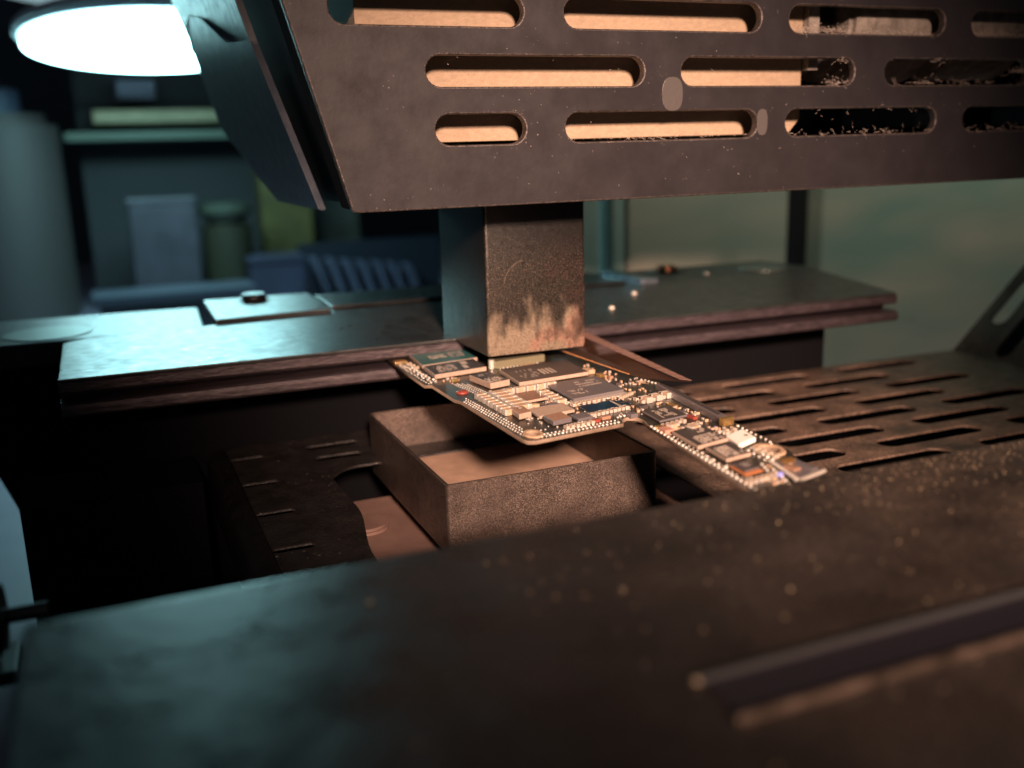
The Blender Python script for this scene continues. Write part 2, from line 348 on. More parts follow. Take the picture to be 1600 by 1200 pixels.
rk = thing('wall_shelf', 'blurred shelf of two pale boards behind the machine at upper left', 'shelf', (-1, 42, 3))
MB().box(-6.0, 8, 40.5, 44, 3.75, 4.15, 0.05).build('shelf_board', mat('board_teal', (0.09, 0.12, 0.09), 0.5), rk)
MB().box(-4.6, 8, 40, 44, 4.55, 5.15, 0.05).build('shelf_board', mat('board_yellow', (0.26, 0.22, 0.12), 0.5, vary=0.2, vscale=0.5), rk)
MB().box(-5.4, 8, 43.5, 44, -5, 9).build('backboard', mat('board_dark', (0.022, 0.022, 0.026), 0.7), rk)
MB().box(-3.4, -1.6, 40.6, 43, 5.7, 6.6, .1).build('storage_bin', mat('bin_grey', (0.10, 0.10, 0.14), 0.5), rk)
def bgbox(name, label, x0, x1, z0, z1, y, c, cat, lid=True):
    t = thing(name, label, cat, ((x0 + x1) / 2, y + 1, z0), 'boxes behind the machine')
    m = mat(name + '_paint_%d' % len(bpy.data.materials), c, 0.5, vary=0.35, vscale=0.6)
    MB().box(x0, x1, y, y + 2, z0, z1 - 0.3, 0.08).build('body', m, t)
    MB().box(x0 - .08, x1 + .08, y - .08, y + 2.08, z1 - .29, z1, 0.06).build('lid', m, t)
bgbox('parts_box', 'dark navy box standing blurred beneath the wall shelf', -3.6, -0.6, -5, 1.0, 37, (0.030, 0.026, 0.036), 'box')
bgbox('parts_box', 'yellow-green box blurred beside the hood corner', 3.0, 5.6, -5, 2.1, 40, (0.075, 0.060, 0.016), 'box')
bgbox('parts_box', 'low blue box blurred in front of the yellow-green one', 1.6, 4.2, -5, -2.0, 36, (0.022, 0.022, 0.045), 'box')
bgbox('parts_box', 'grey-green box blurred under the hood beside the slanted rack', 5.7, 8.6, -5, 0.4, 42, (0.05, 0.05, 0.04), 'box')
bt = thing('plastic_tub', 'dim olive tub blurred between the navy and yellow-green boxes', 'tub', (0.9, 38, -5))
MB().cyl((0.9, 38, -2.6), 1.2, 4.8, 'z', 32, bevel=0.3).build('body', mat('olive_plastic', (0.022, 0.02, 0.012), 0.4), bt, True)
MB().cyl((0.9, 38, -0.10), 1.05, 0.2, 'z', 24).build('neck', mat('dull_plastic', (0.035, 0.04, 0.03), 0.4), bt, True)
MB().cyl((0.9, 38, 0.3), 1.3, 0.6, 'z', 24, bevel=.15).build('lid', bpy.data.materials['dull_plastic'], bt, True)
tr = thing('steel_tray', 'long blue-grey tray lying blurred behind the left end of the rail', 'tray', (-2.5, 33, -5))
MB().box(-5.6, 1.2, 31.5, 34, -3.15, -2.75, .08).build('rim', mat('tray_blue', (0.03, 0.035, 0.05), 0.4), tr)
MB().box(-5.3, 0.9, 31.8, 33.7, -5, -3.16).build('body', MT['black'], tr)
fr = thing('slanted_rack', 'rack of slanted blue-white strips blurred just left of the nozzle', 'rack', (8, 39, -5))
for i in range(8):
    x = 5.0 + i * 0.8
    MB().prism([(x, 38.0), (x + 0.32, 38.0), (x + 0.32, 39.5), (x, 39.5)], -5, -2.2 - i * 0.12, 0.04).build('strip', mat('strip_paint', (0.07, 0.07, 0.11), 0.3) if i == 0 else bpy.data.materials['strip_paint'], fr)
    bpy.data.objects[fr.children[-1].name].rotation_euler = (0, math.radians(-18), 0)
MB().box(4.6, 12.5, 39.6, 40, -5, -1.8).build('back_board', mat('rack_navy', (0.010, 0.012, 0.022), 0.5), fr)
lc = thing('grey_canister', 'tall dim grey canister blurred at the far left edge', 'canister', (-9.6, 40, -5))
MB().cyl((-9.3, 40, 0.0), 3.1, 10, 'z', 40, bevel=0.5).build('body', mat('canister_grey', (0.034, 0.028, 0.028), 0.6), lc, True)
MB().cyl((-9.3, 40, 5.6), 1.6, 1.1, 'z', 32, bevel=0.1).build('cap', mat('canister_cap', (0.05, 0.07, 0.11), 0.5), lc, True)

# ------------------------------------------------------------------ machine base
base = thing('machine_base', 'black machine chassis under the rails, in deep shade at the left', 'chassis', (0, -2, -5))
MB().box(-5.6, 17, -11, 2.7, -4.98, -4.2).build('base_pan', MT['void'], base)
MB().box(-6.35, -3.95, 1.3, 2.74, -4.9, -1.64, 0.03).build('side_block', MT['void'], base)
MB().box(-5.62, 8.35, 2.75, 6.6, -4.19, -0.55, 0.05).build('rail_wall', MT['void'], base)
MB().box(-5.5, 9, -9.5, -6.35, -4.19, -0.62).build('front_wall', MT['void'], base)
MB().box(7.2, 16.5, 2.55, 2.745, -4.19, -1.66).build('rear_skirt', MT['void'], base)

# ------------------------------------------------------------------ back clamp rail
br = thing('back_clamp_rail', 'long grooved clamp rail behind the nozzle, cyan sheen on its left half', 'clamp rail', (1.5, 4, -0.5))
def profile_bar(name, prof, x0, x1, mats, parent, ends=(0, 0), facemat=None, segs=1):
    mb = MB(); bm = mb.bm; rings = []
    for k in range(segs + 1):
        x = x0 + (x1 - x0) * k / segs
        rings.append([bm.verts.new((x, y, z)) for y, z in prof])
    n = len(prof)
    for k in range(segs):
        for i in range(n):
            f = bm.faces.new((rings[k][i], rings[k][(i + 1) % n], rings[k + 1][(i + 1) % n], rings[k + 1][i]))
            if facemat: f.material_index = facemat(i)
    bm.faces.new(rings[0]); bm.faces.new(list(reversed(rings[-1])))
    bmesh.ops.recalc_face_normals(bm, faces=bm.faces)
    return mb.build(name, mats, parent)
prof = [(1.40, -0.012), (1.40, -0.13), (1.43, -0.165), (1.75, -0.18), (1.75, -0.275), (1.43, -0.285), (1.36, -0.31), (1.34, -0.36), (1.34, -0.44), (1.37, -0.475), (1.42, -0.49), (2.74, -0.50), (4.6, -0.5), (4.6, 0.0), (1.412, 0.0)]
profile_bar('clamp_bar', prof, -5.67, 8.86, [MT['rail_face'], MT['rail_top']], br, facemat=lambda i: 1 if i in (12, 13) else 0)
MB().prism([(-5.67, 1.405), (8.84, 1.405), (10.1, 5.6), (9.9, 7.05), (5.6, 7.1), (1.7, 7.1), (-1.1, 7.1), (-1.1, 4.95), (-3.3, 4.78), (-5.3, 4.62), (-5.62, 4.36)], 0.004, 0.05, 0.012).build('top_plate', MT['rail_top'], br)
MB().prism([(4.6 + 0.0, 4.62), (9.8, 4.62), (9.8, 6.95), (4.6, 6.95)], -0.5, 0.0).build('rail_block', MT['black'], br)
MB().prism([(-10.5, 4.8), (-3.42, 4.98), (-3.30, 7.45), (-6.7, 7.7), (-10.5, 7.7)], -0.42, 0.0, 0.04).build('end_plate', MT['rail_top'], br)
MB().prism([(-3.22, 4.84), (-1.16, 4.99), (-1.12, 7.3), (-3.18, 7.45)], 0.0, 0.13, 0.03).build('raised_plate', MT['rail_top'], br)
MB().prism([(-1.06, 5.35), (5.2, 5.3), (5.2, 7.0), (-1.04, 7.05)], 0.052, 0.11, 0.02).build('backing_strip', MT['rail_top'], br)
# end bracket with the cut lower corner
mb = MB()
mb.prism([(-9.5, 0), (-3.9, 0), (-3.9, 3.4), (-6.62, 3.4), (-6.72, 2.38), (-7.0, 1.6), (-9.5, 1.2)], 0, 2.6, 0.03)
bmesh.ops.transform(mb.bm, matrix=Matrix.Translation((0, 4.85, -0.43)) @ Matrix.Rotation(-math.pi / 2, 4, 'X') @ Matrix.Diagonal((1, 1, 1, 1)), verts=mb.bm.verts)
mb.build('end_bracket', MT['void'], br)
MB().cyl((-6.35, 5.2, -2.95), 0.32, 1.2, 'y', 24, bevel=0.05).build('roller', MT['emboss'], br, True)
MB().cyl((-5.95, 5.75, 0.002), 0.72, 0.03, 'z', 48, bevel=0.01).build('round_cover', MT['emboss'], br, True)
MB().cyl((9.0, 5.75, 0.055), 0.55, 0.03, 'z', 48, bevel=0.01).build('round_cover', MT['emboss'], br, True)
s = MB().cyl((-2.27, 6.85, 0.20), 0.26, 0.14, 'z', 6, bevel=0.03).build('hex_bolt', MT['dark_metal'], br)
MB().cyl((-2.27, 6.85, 0.132), 0.31, 0.02, 'z', 32).build('washer', MT['black'], s)
s = MB().cyl((6.98, 6.6, 0.10), 0.27, 0.14, 'z', 32, bevel=0.05).build('screw', MT['copper'], br, True)
MB().cyl((6.98, 6.6, 0.055), 0.42, 0.03, 'z', 32).build('washer', MT['dark_metal'], s)
MB().prism([(5.35, 6.75), (5.75, 6.75), (5.75, 4.9), (5.35, 4.9)], 0.052, 0.17, 0.03).build('clip', mat('clip_steel', (0.35, 0.42, 0.5), 0.25, 0.8), br)
for (x, y) in ((7.4, 5.6), (3.4, 2.6), (4.6, 3.9)):
    MB().ball((x, y, 0.07), 0.06, 0.7, 0, 2).build('solder_bead', MT['tin'], br)

# ------------------------------------------------------------------ front clamp rail
fr_ = thing('front_clamp_rail', 'wide dark clamp rail filling the foreground, out of focus and speckled with flux', 'clamp rail', (1.5, -8.8, -0.5))
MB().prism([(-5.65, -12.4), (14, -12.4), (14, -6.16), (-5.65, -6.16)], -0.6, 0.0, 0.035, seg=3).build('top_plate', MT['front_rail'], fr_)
ch = MB().prism([(-2.12, -9.04), (12, -9.00), (12, -8.58), (-2.08, -8.62)], 0.001, 0.018, 0.004).build('channel_strip', mat('dark_strip', (0.018, 0.016, 0.022), 0.3), fr_)
MB().prism([(-2.17, -8.66), (12, -8.62), (12, -8.58), (-2.14, -8.62)], 0.002, 0.055, 0.016, seg=3).build('rim', mat('grey_rim', (0.05, 0.05, 0.052), 0.3, 0.3, bump=0.6, bscale=12), ch)
MB().prism([(-2.17, -9.08), (12, -9.04), (12, -8.99), (-2.17, -9.03)], 0.002, 0.06, 0.018, seg=3).build('rim', mat('brown_rim', (0.085, 0.062, 0.048), 0.35, 0.3, bump=1.0, bscale=9, vary=0.6, vscale=5), ch)
MB().ball((-2.14, -8.64, 0.03), 0.032, .8, 0, 2).build('rivet', MT['grain'], ch)
mb = MB()
for i in range(420):
    u = random.random()
    if i < 280: x = random.gauss(1.9, 0.95); y = -6.2 - abs(random.gauss(0, 0.42)); r = random.uniform(0.004, 0.010)
    else: x = random.uniform(-2.6, 3.5); y = -6.25 - abs(random.gauss(0, 1.1)); r = random.uniform(0.004, 0.013)
    if y < -12 or x < -5.5: continue
    mb.ball((x, y, r * 0.4), r, random.uniform(0.5, 0.9), 0, 1)
for (x, y, r) in ((-1.93, -7.42, .018), (-0.92, -7.9, .018), (-3.53, -6.85, .02), (-0.25, -6.9, .016), (0.3, -7.6, .013), (-2.6, -6.6, .012), (-1.2, -8.2, .012)):
    mb.ball((x, y, r * .5 + (.08 if y < -8.5 else 0)), r, 0.7, 0, 2)
o = mb.build('flux_grains', MT['grain'], fr_); o['kind'] = 'stuff'

# ------------------------------------------------------------------ adjusting knob at the left edge
kn = thing('adjusting_knob', 'small black adjusting knob cut by the left edge beside the front rail', 'knob', (-6.3, -4, -1.1))
MB().cyl((-6.25, -4, -0.85), 0.34, 0.42, 'x', 24, bevel=0.05).build('grip', MT['black'], kn, True)
MB().cyl((-5.95, -4, -0.85), 0.07, 0.5, 'x', 16).build('stem', MT['dark_metal'], kn, True)
MB().box(-6.9, -5.98, -4.3, -3.7, -1.35, -1.22, .02).build('foot', MT['black'], kn)

# ------------------------------------------------------------------ lower heater grille
gr = thing('heater_grille', 'black slotted metal cover of the lower heater, bending upward at the right', 'grille', (4, -1.5, -1.6))
holes = []
ZG = -1.6
for row in range(0, 12):
    y = 2.28 - row * 0.68
    if y < -6.2: break
    off = 0 if row % 2 == 0 else -1.32
    for k in range(-2, 4):
        x0 = 5.60 + off + k * 2.68; x1 = x0 + 1.98
        if x1 > 11.6 or x0 < 2.2: continue
        holes.append(stadium((x0 + x1) / 2, y, x1 - x0, 0.38))
for i in range(7):
    y = 2.02 - i * 1.27
    if y > -6: holes.append(stadium(-3.23, y, 0.56, 0.2))
holes.append(stadium(-1.9, 2.12, 0.86, 0.2)); holes.append(stadium(-1.93, 1.5, 0.74, 0.2)); holes.append(stadium(0.6, 2.2, 1.7, 0.2))
opening = rounded([(-2.25, 0.55), (-1.95, 0.9), (2.15, 0.95), (2.15, -5.9), (-2.45, -5.9), (-2.42, -2.2), (-2.2, -1.0)], [0.1, .2, .3, .3, .3, .3, .3], 6)
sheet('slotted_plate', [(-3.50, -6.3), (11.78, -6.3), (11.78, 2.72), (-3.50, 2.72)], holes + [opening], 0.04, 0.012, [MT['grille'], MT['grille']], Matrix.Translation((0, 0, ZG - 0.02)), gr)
# left turned-down edge
ps = [(0, 0.0), (-0.12, -0.02), (-0.22, -0.09), (-0.28, -0.2), (-0.30, -0.7)]
mb = MB(); rings = []
for y in (-6.3, 2.72):
    rings.append([mb.bm.verts.new((-3.5 + a, y, ZG - 0.003 + b)) for a, b in ps])
for i in range(4): mb.bm.faces.new((rings[0][i], rings[0][i + 1], rings[1][i + 1], rings[1][i]))
bmesh.ops.solidify(mb.bm, geom=list(mb.bm.faces), thickness=0.08)
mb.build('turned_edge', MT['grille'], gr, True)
# right wing bent upward
hs = []
for row in range(0, 12):
    y = 2.25 - row * 0.68; off = 0.15 if row % 2 else 0.95
    for k in range(2): hs.append(stadium(off + 0.6 + k * 1.8, y, 1.3, 0.36))
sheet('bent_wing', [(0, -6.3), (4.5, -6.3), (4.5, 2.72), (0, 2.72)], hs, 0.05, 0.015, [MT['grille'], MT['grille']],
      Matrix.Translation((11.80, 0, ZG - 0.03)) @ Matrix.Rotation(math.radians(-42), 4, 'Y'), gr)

ww = Matrix.Translation((11.80, 0, ZG - 0.03)) @ Matrix.Rotation(math.radians(-42), 4, 'Y')
mb = MB().box(0.1, 4.4, -6.3, 2.6, -0.8, -0.7); bmesh.ops.transform(mb.bm, matrix=ww, verts=mb.bm.verts); mb.build('slot_darkener', MT['void'], gr)  # unseen dark sheet added behind the wing so its slots look black
he = thing('heating_element', 'pinkish brown ceramic heating tile low in the grille opening, left of the cup', 'heater', (0, -2, -2.6))
MB().box(-2.5, -0.95, -5.5, 1.2, -2.55, -2.25, 0.06, seg=3).build('tile', MT['ceramic'], he)
MB().box(-0.90, 2.6, -5.5, 1.2, -2.55, -2.25, 0.06, seg=3).build('tile', MT['ceramic'], he)
MB().cyl((-1.95, 0.05, -2.22), 0.36, 0.12, 'z', 32, bevel=0.04).build('clamp_disc', MT['ceramic'], he, True)
MB().box(-2.30, -2.0, 0.0, 0.22, -2.24, -2.02, 0.03).build('lug', MT['copper'], he)

# ------------------------------------------------------------------ lower cup nozzle
cup = thing('lower_nozzle', 'open square steel cup nozzle under the circuit board, sandblasted front', 'nozzle', (0, -0.3, -1.95))
CX0, CX1, CY0, CY1 = -1.43, 1.52, -2.17, 1.56
def ring_wall(x0, x1, y0, y1, rc, t, z0, z1, n=8, flare=0.0):
    outer = rounded([(x0, y0), (x1, y0), (x1, y1), (x0, y1)], rc, n)
    mb = MB(); bm = mb.bm
    cx_, cy_ = (x0 + x1) / 2, (y0 + y1) / 2
    inn = rounded([(x0 + t, y0 + t), (x1 - t, y0 + t), (x1 - t, y1 - t), (x0 + t, y1 - t)], [max(0.02, q - t) for q in rc], n)
    def ring(pts, z): return [bm.verts.new((p[0], p[1], z)) for p in pts]
    e = 0.012
    shr = [((p[0] - cx_) * 0.985 + cx_, (p[1] - cy_) * 0.985 + cy_) for p in outer]
    R = [ring(shr, z0), ring(outer, z0 + 0.06), ring(outer, z0 + (z1 - z0) * .5), ring(outer, z1 - e),
         ring([((a[0] * 3 + b[0]) / 4, (a[1] * 3 + b[1]) / 4) for a, b in zip(outer, inn)], z1),
         ring([((a[0] + 3 * b[0]) / 4, (a[1] + 3 * b[1]) / 4) for a, b in zip(outer, inn)], z1), ring(inn, z1 - e), ring(inn, z0)]
    N = len(outer)
    for a, b in zip(R, R[1:]):
        for i in range(N): bm.faces.new((a[i], a[(i + 1) % N], b[(i + 1) % N], b[i])).smooth = True
    bm.faces.new(list(reversed(R[0]))) if t > 5 else None
    bmesh.ops.recalc_face_normals(bm, faces=bm.faces)
    return mb
ring_wall(CX0, CX1, CY0, CY1, [0.07, 0.12, 0.15, 0.12], 0.05, -1.95, -1.0).build('cup_wall', MT['cup'], cup, True)
MB().prism(rounded([(CX0 + .06, CY0 + .06), (CX1 - .06, CY0 + .06), (CX1 - .06, CY1 - .06), (CX0 + .06, CY1 - .06)], 0.1), -1.72, -1.63).build('cup_floor', MT['cup_floor'], cup)

# ------------------------------------------------------------------ upper hot air nozzle
nz = thing('square_nozzle', 'square dark steel hot-air nozzle pressing down over the circuit board, flux-stained at its mouth', 'nozzle', (0.78, 1, 0))
ring_wall(0.0, 1.56, 0.0, 1.98, [0.05, 0.05, 0.05, 0.05], 0.06, 0.02, 3.0, 4).build('nozzle_shell', MT['nozzle'], nz, True)
MB().box(0.065, 1.495, 0.065, 1.915, 0.30, 0.36).build('baffle', MT['black'], nz)

# ------------------------------------------------------------------ upper hood
hood = thing('slotted_hood', 'black sheet-metal hood with rows of long slots above the nozzle', 'hood', (3, 2, 2.2))
PX = 3.43
holes = []
zb = {0: 3.155, 1: 3.85, 2: 4.55, 3: 5.25}
def srow(z, xs, h=0.37):
    for a, b in xs: holes.append(stadium((a + b) / 2, z, b - a, h))
srow(3.155, [(-0.97, 0.24), (0.80, 3.78), (4.27, 7.07), (7.62, 10.6), (11.1, 13.9)])
srow(3.85, [(-1.06, 1.96), (2.53, 5.46), (6.02, 8.93), (9.45, 12.4)])
srow(4.555, [(-2.2, 0.24), (0.80, 3.80), (4.27, 7.12), (7.66, 10.6), (11.1, 13.9)])
srow(5.26, [(-1.2, 1.96), (2.53, 5.46), (6.02, 8.93), (9.45, 12.4)])
srow(5.96, [(-2.3, 0.24), (0.80, 3.80), (4.27, 7.12), (7.66, 10.6)])
out = rounded([(-2.06, 2.2), (15, 2.2), (15, 7.4), (-3.49, 7.4)], [0.06, 0, 0, 0])
Rxz = Matrix(((1, 0, 0, 0), (0, 0, 1, -0.93), (0, 1, 0, 0), (0, 0, 0, 1)))
sheet('front_panel', out, holes, 0.13, 0.022, [MT['hood'], MT['rim']], Rxz, hood)
# side panel in the leaning plane x = -2.06 - .275 (z - 2.21)
def side(pts, thick, off, name, m, parent):
    mb = MB(); bm = mb.bm
    def P(y, z, o): return (-2.06 - 0.275 * (z - 2.21) - o, y, z)
    a = [bm.verts.new(P(y, z, off)) for y, z in pts]; b = [bm.verts.new(P(y, z, off - thick)) for y, z in pts]
    bm.faces.new(a); bm.faces.new(list(reversed(b)))
    n = len(pts)
    for i in range(n): bm.faces.new((a[i], a[(i + 1) % n], b[(i + 1) % n], b[i]))
    bmesh.ops.recalc_face_normals(bm, faces=bm.faces)
    bmesh.ops.bevel(bm, geom=list(bm.edges), offset=0.015, segments=2, affect='EDGES')
    return mb.build(name, m, parent)
side([(0.72, 2.16), (4.1, 2.15), (5.4, 2.55), (7.9, 3.42), (7.95, 4.3), (7.85, 5.1), (8.3, 5.9), (8.3, 8.0), (1.9, 8.0), (1.45, 4.4), (1.1, 3.3)], 0.10, 0.07, 'side_panel', [MT['hood_side']], hood)
side([(-0.86, 2.24), (-0.42, 2.24), (-0.42, 7.4), (-0.86, 7.4)], 0.08, 0.0, 'return_flange', [MT['void']], hood)
side([(-0.40, 2.26), (5.0, 2.26), (5.0, 7.4), (-0.40, 7.4)], 0.06, -0.22, 'inner_liner', [mat('liner_blue_black', (0.008, 0.012, 0.02), 0.6)], hood)
# bent clip on the side panel edge
mb = MB(); bm = mb.bm
pp = [(-2.84, 8.0, 4.86), (-2.92, 7.6, 5.12), (-2.97, 7.2, 5.30), (-2.97, 6.4, 5.36), (-2.93, 4.9, 5.10), (-2.83, 3.0, 4.56)]
w0 = [bm.verts.new((x - 0.03, y, z)) for x, y, z in pp]; w1 = [bm.verts.new((x + 0.10, y + 0.1, z + 0.0)) for x, y, z in pp]
for i in range(len(pp) - 1): bm.faces.new((w0[i], w0[i + 1], w1[i + 1], w1[i]))
bmesh.ops.solidify(bm, geom=list(bm.faces), thickness=0.05)
mb.build('bent_clip', mat('clip_edge', (0.25, 0.3, 0.36), 0.25, 0.6), hood, True)
MB().box(-1.8, 15, 3.4, 3.5, 2.25, 3.10).build('rear_panel', MT['void'], hood)
MB().box(-1.8, 15, 3.4, 3.5, 3.48, 7.4).build('rear_panel', MT['void'], hood)
MB().box(-1.8, 15, 3.52, 3.6, 3.0, 3.6).build('dim_view_strip', mat('dim_view_blue', (0.05, 0.07, 0.085), 0.6), hood)  # added strip; its colour stands in for the dim background behind the hood
for x in (8.3, 12.3): MB().box(x, x + 0.6, 3.2, 3.39, 2.25, 7.4).build('inner_post', MT['void'], hood)
MB().box(-3.4, 15, -0.85, 3.4, 7.41, 7.5).build('roof', MT['void'], hood)
for (x, z, rx, rz) in ((2.39, 3.56, 0.16, 0.22), (3.86, 3.17, 0.09, 0.18)):
    mb = MB().prism([(x + rx * math.copysign(abs(math.cos(t * .2618)) ** .75, math.cos(t * .2618)), z + rz * math.copysign(abs(math.sin(t * .2618)) ** .75, math.sin(t * .2618))) for t in range(24)], 0, 0.010, 0.004)
    bmesh.ops.transform(mb.bm, matrix=Matrix(((1, 0, 0, 0), (0, 0, -1, -0.996), (0, 1, 0, 0), (0, 0, 0, 1))), verts=mb.bm.verts)
    mb.build('spot_weld', mat('weld_grey', (0.10, 0.09, 0.085), 0.3, 0.3, bump=0.4, bscale=10) if 'weld_grey' not in bpy.data.materials else bpy.data.materials['weld_grey'], hood)
# lint caught on the slot edges
mb = MB(); bm = mb.bm
def fibre(p, L, w=0.006):
    d = Vector((random.uniform(-1, 1), random.uniform(-.4, .1), random.uniform(-.3, 1))).normalized()
    cur = Vector(p); q = [cur.copy()]
    for _ in range(5):
        d = (d + Vector([random.uniform(-.8, .8) for _ in range(3)])).normalized(); cur = cur + d * L / 5; q.append(cur.copy())
    up = Vector((0.3, 0.1, 1)).normalized() * w
    for a, b in zip(q, q[1:]):
        v = [bm.verts.new(t) for t in (a, b, b + up, a + up)]; bm.faces.new(v)
for (xa, xb, z, n) in ((4.4, 6.9, 4.38, 130), (4.4, 5.3, 4.40, 120), (7.7, 9.0, 4.39, 120), (6.2, 8.8, 3.68, 60), (4.95, 5.4, 3.68, 40), (4.4, 7.0, 2.98, 50), (7.8, 10, 2.98, 60), (4.6, 7.0, 3.33, 35), (0.9, 3.6, 2.98, 40), (5.2, 5.3, 4.0, 20), (6.9, 7.3, 4.0, 20), (8.6, 8.9, 3.85, 60)):
    for _ in range(n): fibre((random.uniform(xa, xb), random.uniform(-0.99, -0.86), z + random.uniform(0, .03)), random.uniform(0.04, 0.16))
for _ in range(90): fibre((random.uniform(-1, 8), -1.0, random.uniform(2.25, 4.3)), random.uniform(0.015, 0.035), 0.006)
for f in list(bm.faces): pass
bmesh.ops.solidify(bm, geom=list(bm.faces), thickness=0.003)
o = mb.build('lint', MT['lint'], hood); o['kind'] = 'stuff'

hb = thing('heater_block', 'long tan ceramic heater block seen through the hood slots', 'heater', (1.6, 1, 3.01))
mb = MB().prism([(-1.56, 3.01), (4.72, 3.01), (4.915, 3.22), (4.915, 4.9), (-1.77, 4.9), (-1.77, 3.22)], -2.4, 0.48, 0.012)
bmesh.ops.transform(mb.bm, matrix=Matrix(((1, 0, 0, 0), (0, 0, -1, 0), (0, 1, 0, 0), (0, 0, 0, 1))), verts=mb.bm.verts)
mb.build('block', MT['tan'], hb)
mo = thing('fan_motor', 'dusty grey cylinder motor inside the hood, right of the tan block', 'motor', (7, 1.0, 3.85))
MB().cyl((6.55, 0.2, 4.62), 0.85, 1.75, 'x', 40, bevel=0.08).build('casing', MT['motor'], mo, True)
MB().cyl((5.4, 0.2, 4.62), 0.45, 0.5, 'x', 32).build('shaft_collar', MT['dark_metal'], mo, True)
MB().cyl((8.6, 0.2, 4.62), 0.80, 1.6, 'x', 40, bevel=0.08).build('casing', MT['motor'], mo, True)
MB().box(4.93, 5.12, -0.6, 2.2, 3.9, 5.6, .02).build('mounting_plate', MT['motor'], mo)

# ------------------------------------------------------------------ circuit board
ZT = -0.20; ZB = -0.245
pcb = thing('circuit_board', 'L-shaped phone circuit board crowded with chips, clamped between the rails under the nozzle', 'circuit board', (0.4, -2, ZB))
notch = [(0.40, -3.235), (0.46, -3.10), (0.56, -3.03), (0.66, -3.10), (0.665, -3.25), (0.61, -3.42)]
outl = [(-1.06, 1.60), (-1.07, -0.32), (-0.98, -0.36), (-0.97, -1.26), (-0.925, -1.36), (-0.885, -3.24), (-0.86, -3.35), (-0.78, -3.39)] + notch + \
       [(0.33, -5.70), (0.33, -6.30), (1.22, -6.30), (1.25, -5.30), (1.42, -4.95), (1.44, -4.70), (1.50, -4.24), (1.60, -2.9), (1.62, -1.95), (1.80, -1.7), (1.86, 1.60)]
def circ(x, y, rx, ry, n=20): return [(x + rx * math.cos(2 * math.pi * i / n), y + ry * math.sin(2 * math.pi * i / n)) for i in range(n)]
sub = sheet('substrate', outl, [circ(-0.71, -3.17, .07, .1), circ(1.22, -4.84, 0.10, 0.13), circ(1.60, -1.62, 0.09, 0.13)], ZT - ZB, 0.006, [MT['pcb'], MT['pcb_edge']], Matrix.Translation((0, 0, (ZT + ZB) / 2)), pcb)
def ringpart(x, y, r, z, m, name='hole_ring', w=0.05, sy=1.3):
    n = 36; mb = MB(); bm = mb.bm
    R = []
    for rr, zz in ((r, z), (r, z + .018), (r + w * .8, z + .022), (r + w, z + .012), (r + w, z)):
        R.append([bm.verts.new((x + rr * math.cos(2 * math.pi * i / n), y + rr * sy * math.sin(2 * math.pi * i / n), zz)) for i in range(n)])
    for a, b in zip(R, R[1:]):
        for i in range(n): bm.faces.new((a[i], a[(i + 1) % n], b[(i + 1) % n], b[i]))
    bmesh.ops.recalc_face_normals(bm, faces=bm.faces)
    return mb.build(name, m, pcb, True)
ringpart(1.22, -4.84, 0.105, ZT + .002, MT['cap']); ringpart(-0.71, -3.17, 0.075, ZT + .002, MT['cap'], w=.04)

def quad4(fl, fr, bl):
    fl, fr, bl = Vector(fl), Vector(fr), Vector(bl); return [tuple(fl), tuple(fr), tuple(fr + bl - fl), tuple(bl)]
def lerp4(q, u, v):
    a = Vector(q[0]).lerp(Vector(q[1]), u); b = Vector(q[3]).lerp(Vector(q[2]), u); return a.lerp(b, v)
def chip(fl, fr, bl, h, top, sidem, label=None, name='chip', gap=0.0, pads=True, bev=0.006):
    q = quad4(fl, fr, bl); z0 = ZT + gap
    mb = MB().prism(q, z0 + 0.012, ZT + h * .8, bev, mi=1, mtop=0, seg=1)
    o = mb.build(name, [top, sidem], pcb)
    if label: o['label'] = label
    return o, q, ZT + h * .8
def marks(par, q, z, u0, u1, v0, v1, rows, cols, m, fill=0.7, sz=0.75, name='marking'):
    mb = MB(); n = 0
    for r in range(rows):
        for c in range(cols):
            if random.random() > fill: continue
            du, dv = (u1 - u0) / cols, (v1 - v0) / rows
            ua = u0 + c * du; va = v0 + r * dv; k = random.uniform(0.55, 1.0) * sz
            pts = [lerp4(q, ua, va), lerp4(q, ua + du * k, va), lerp4(q, ua + du * k, va + dv * sz), lerp4(q, ua, va + dv * sz)]
            mb.prism([tuple(p)[:2] for p in pts], z + 0.001, z + 0.003); n += 1
    if not n: mb.bm.free(); return None
    # the print belongs to the chip's own mesh
    me = par.data; bm = mb.bm; bmesh.ops.translate(bm, vec=-WLOC[par.name], verts=bm.verts)
    if m.name not in [x.name for x in me.materials]: me.materials.append(m)
    idx = [x.name for x in me.materials].index(m.name)
    for f in bm.faces: f.material_index = idx
    bm.from_mesh(me); bm.to_mesh(me); bm.free()
C, S = MT['chip'], MT['chip_side']
o, q, z = chip((-0.80, 0.60), (0.10, 0.72), (-0.74, 1.52), 0.085, MT['chip_teal_sheen'], S, 'teal chip with painted-in reflection and pale printed marks'); marks(o, q, z, .25, .55, .35, .62, 4, 9, MT['mark'], .8, .8); marks(o, q, z, .62, .9, .3, .7, 3, 3, MT['faint'], .8, .8)
o, q, z = chip((-0.84, -0.10), (-0.02, 0.03), (-0.81, 0.52), 0.095, C, S, 'dark chip with speckled code block'); marks(o, q, z, .12, .5, .15, .8, 9, 16, MT['mark'], .55, .8); marks(o, q, z, .62, .78, .2, .5, 1, 1, MT['mark'], 1, 1); marks(o, q, z, .66, .8, .6, .85, 1, 1, MT['mark'], 1, 1)
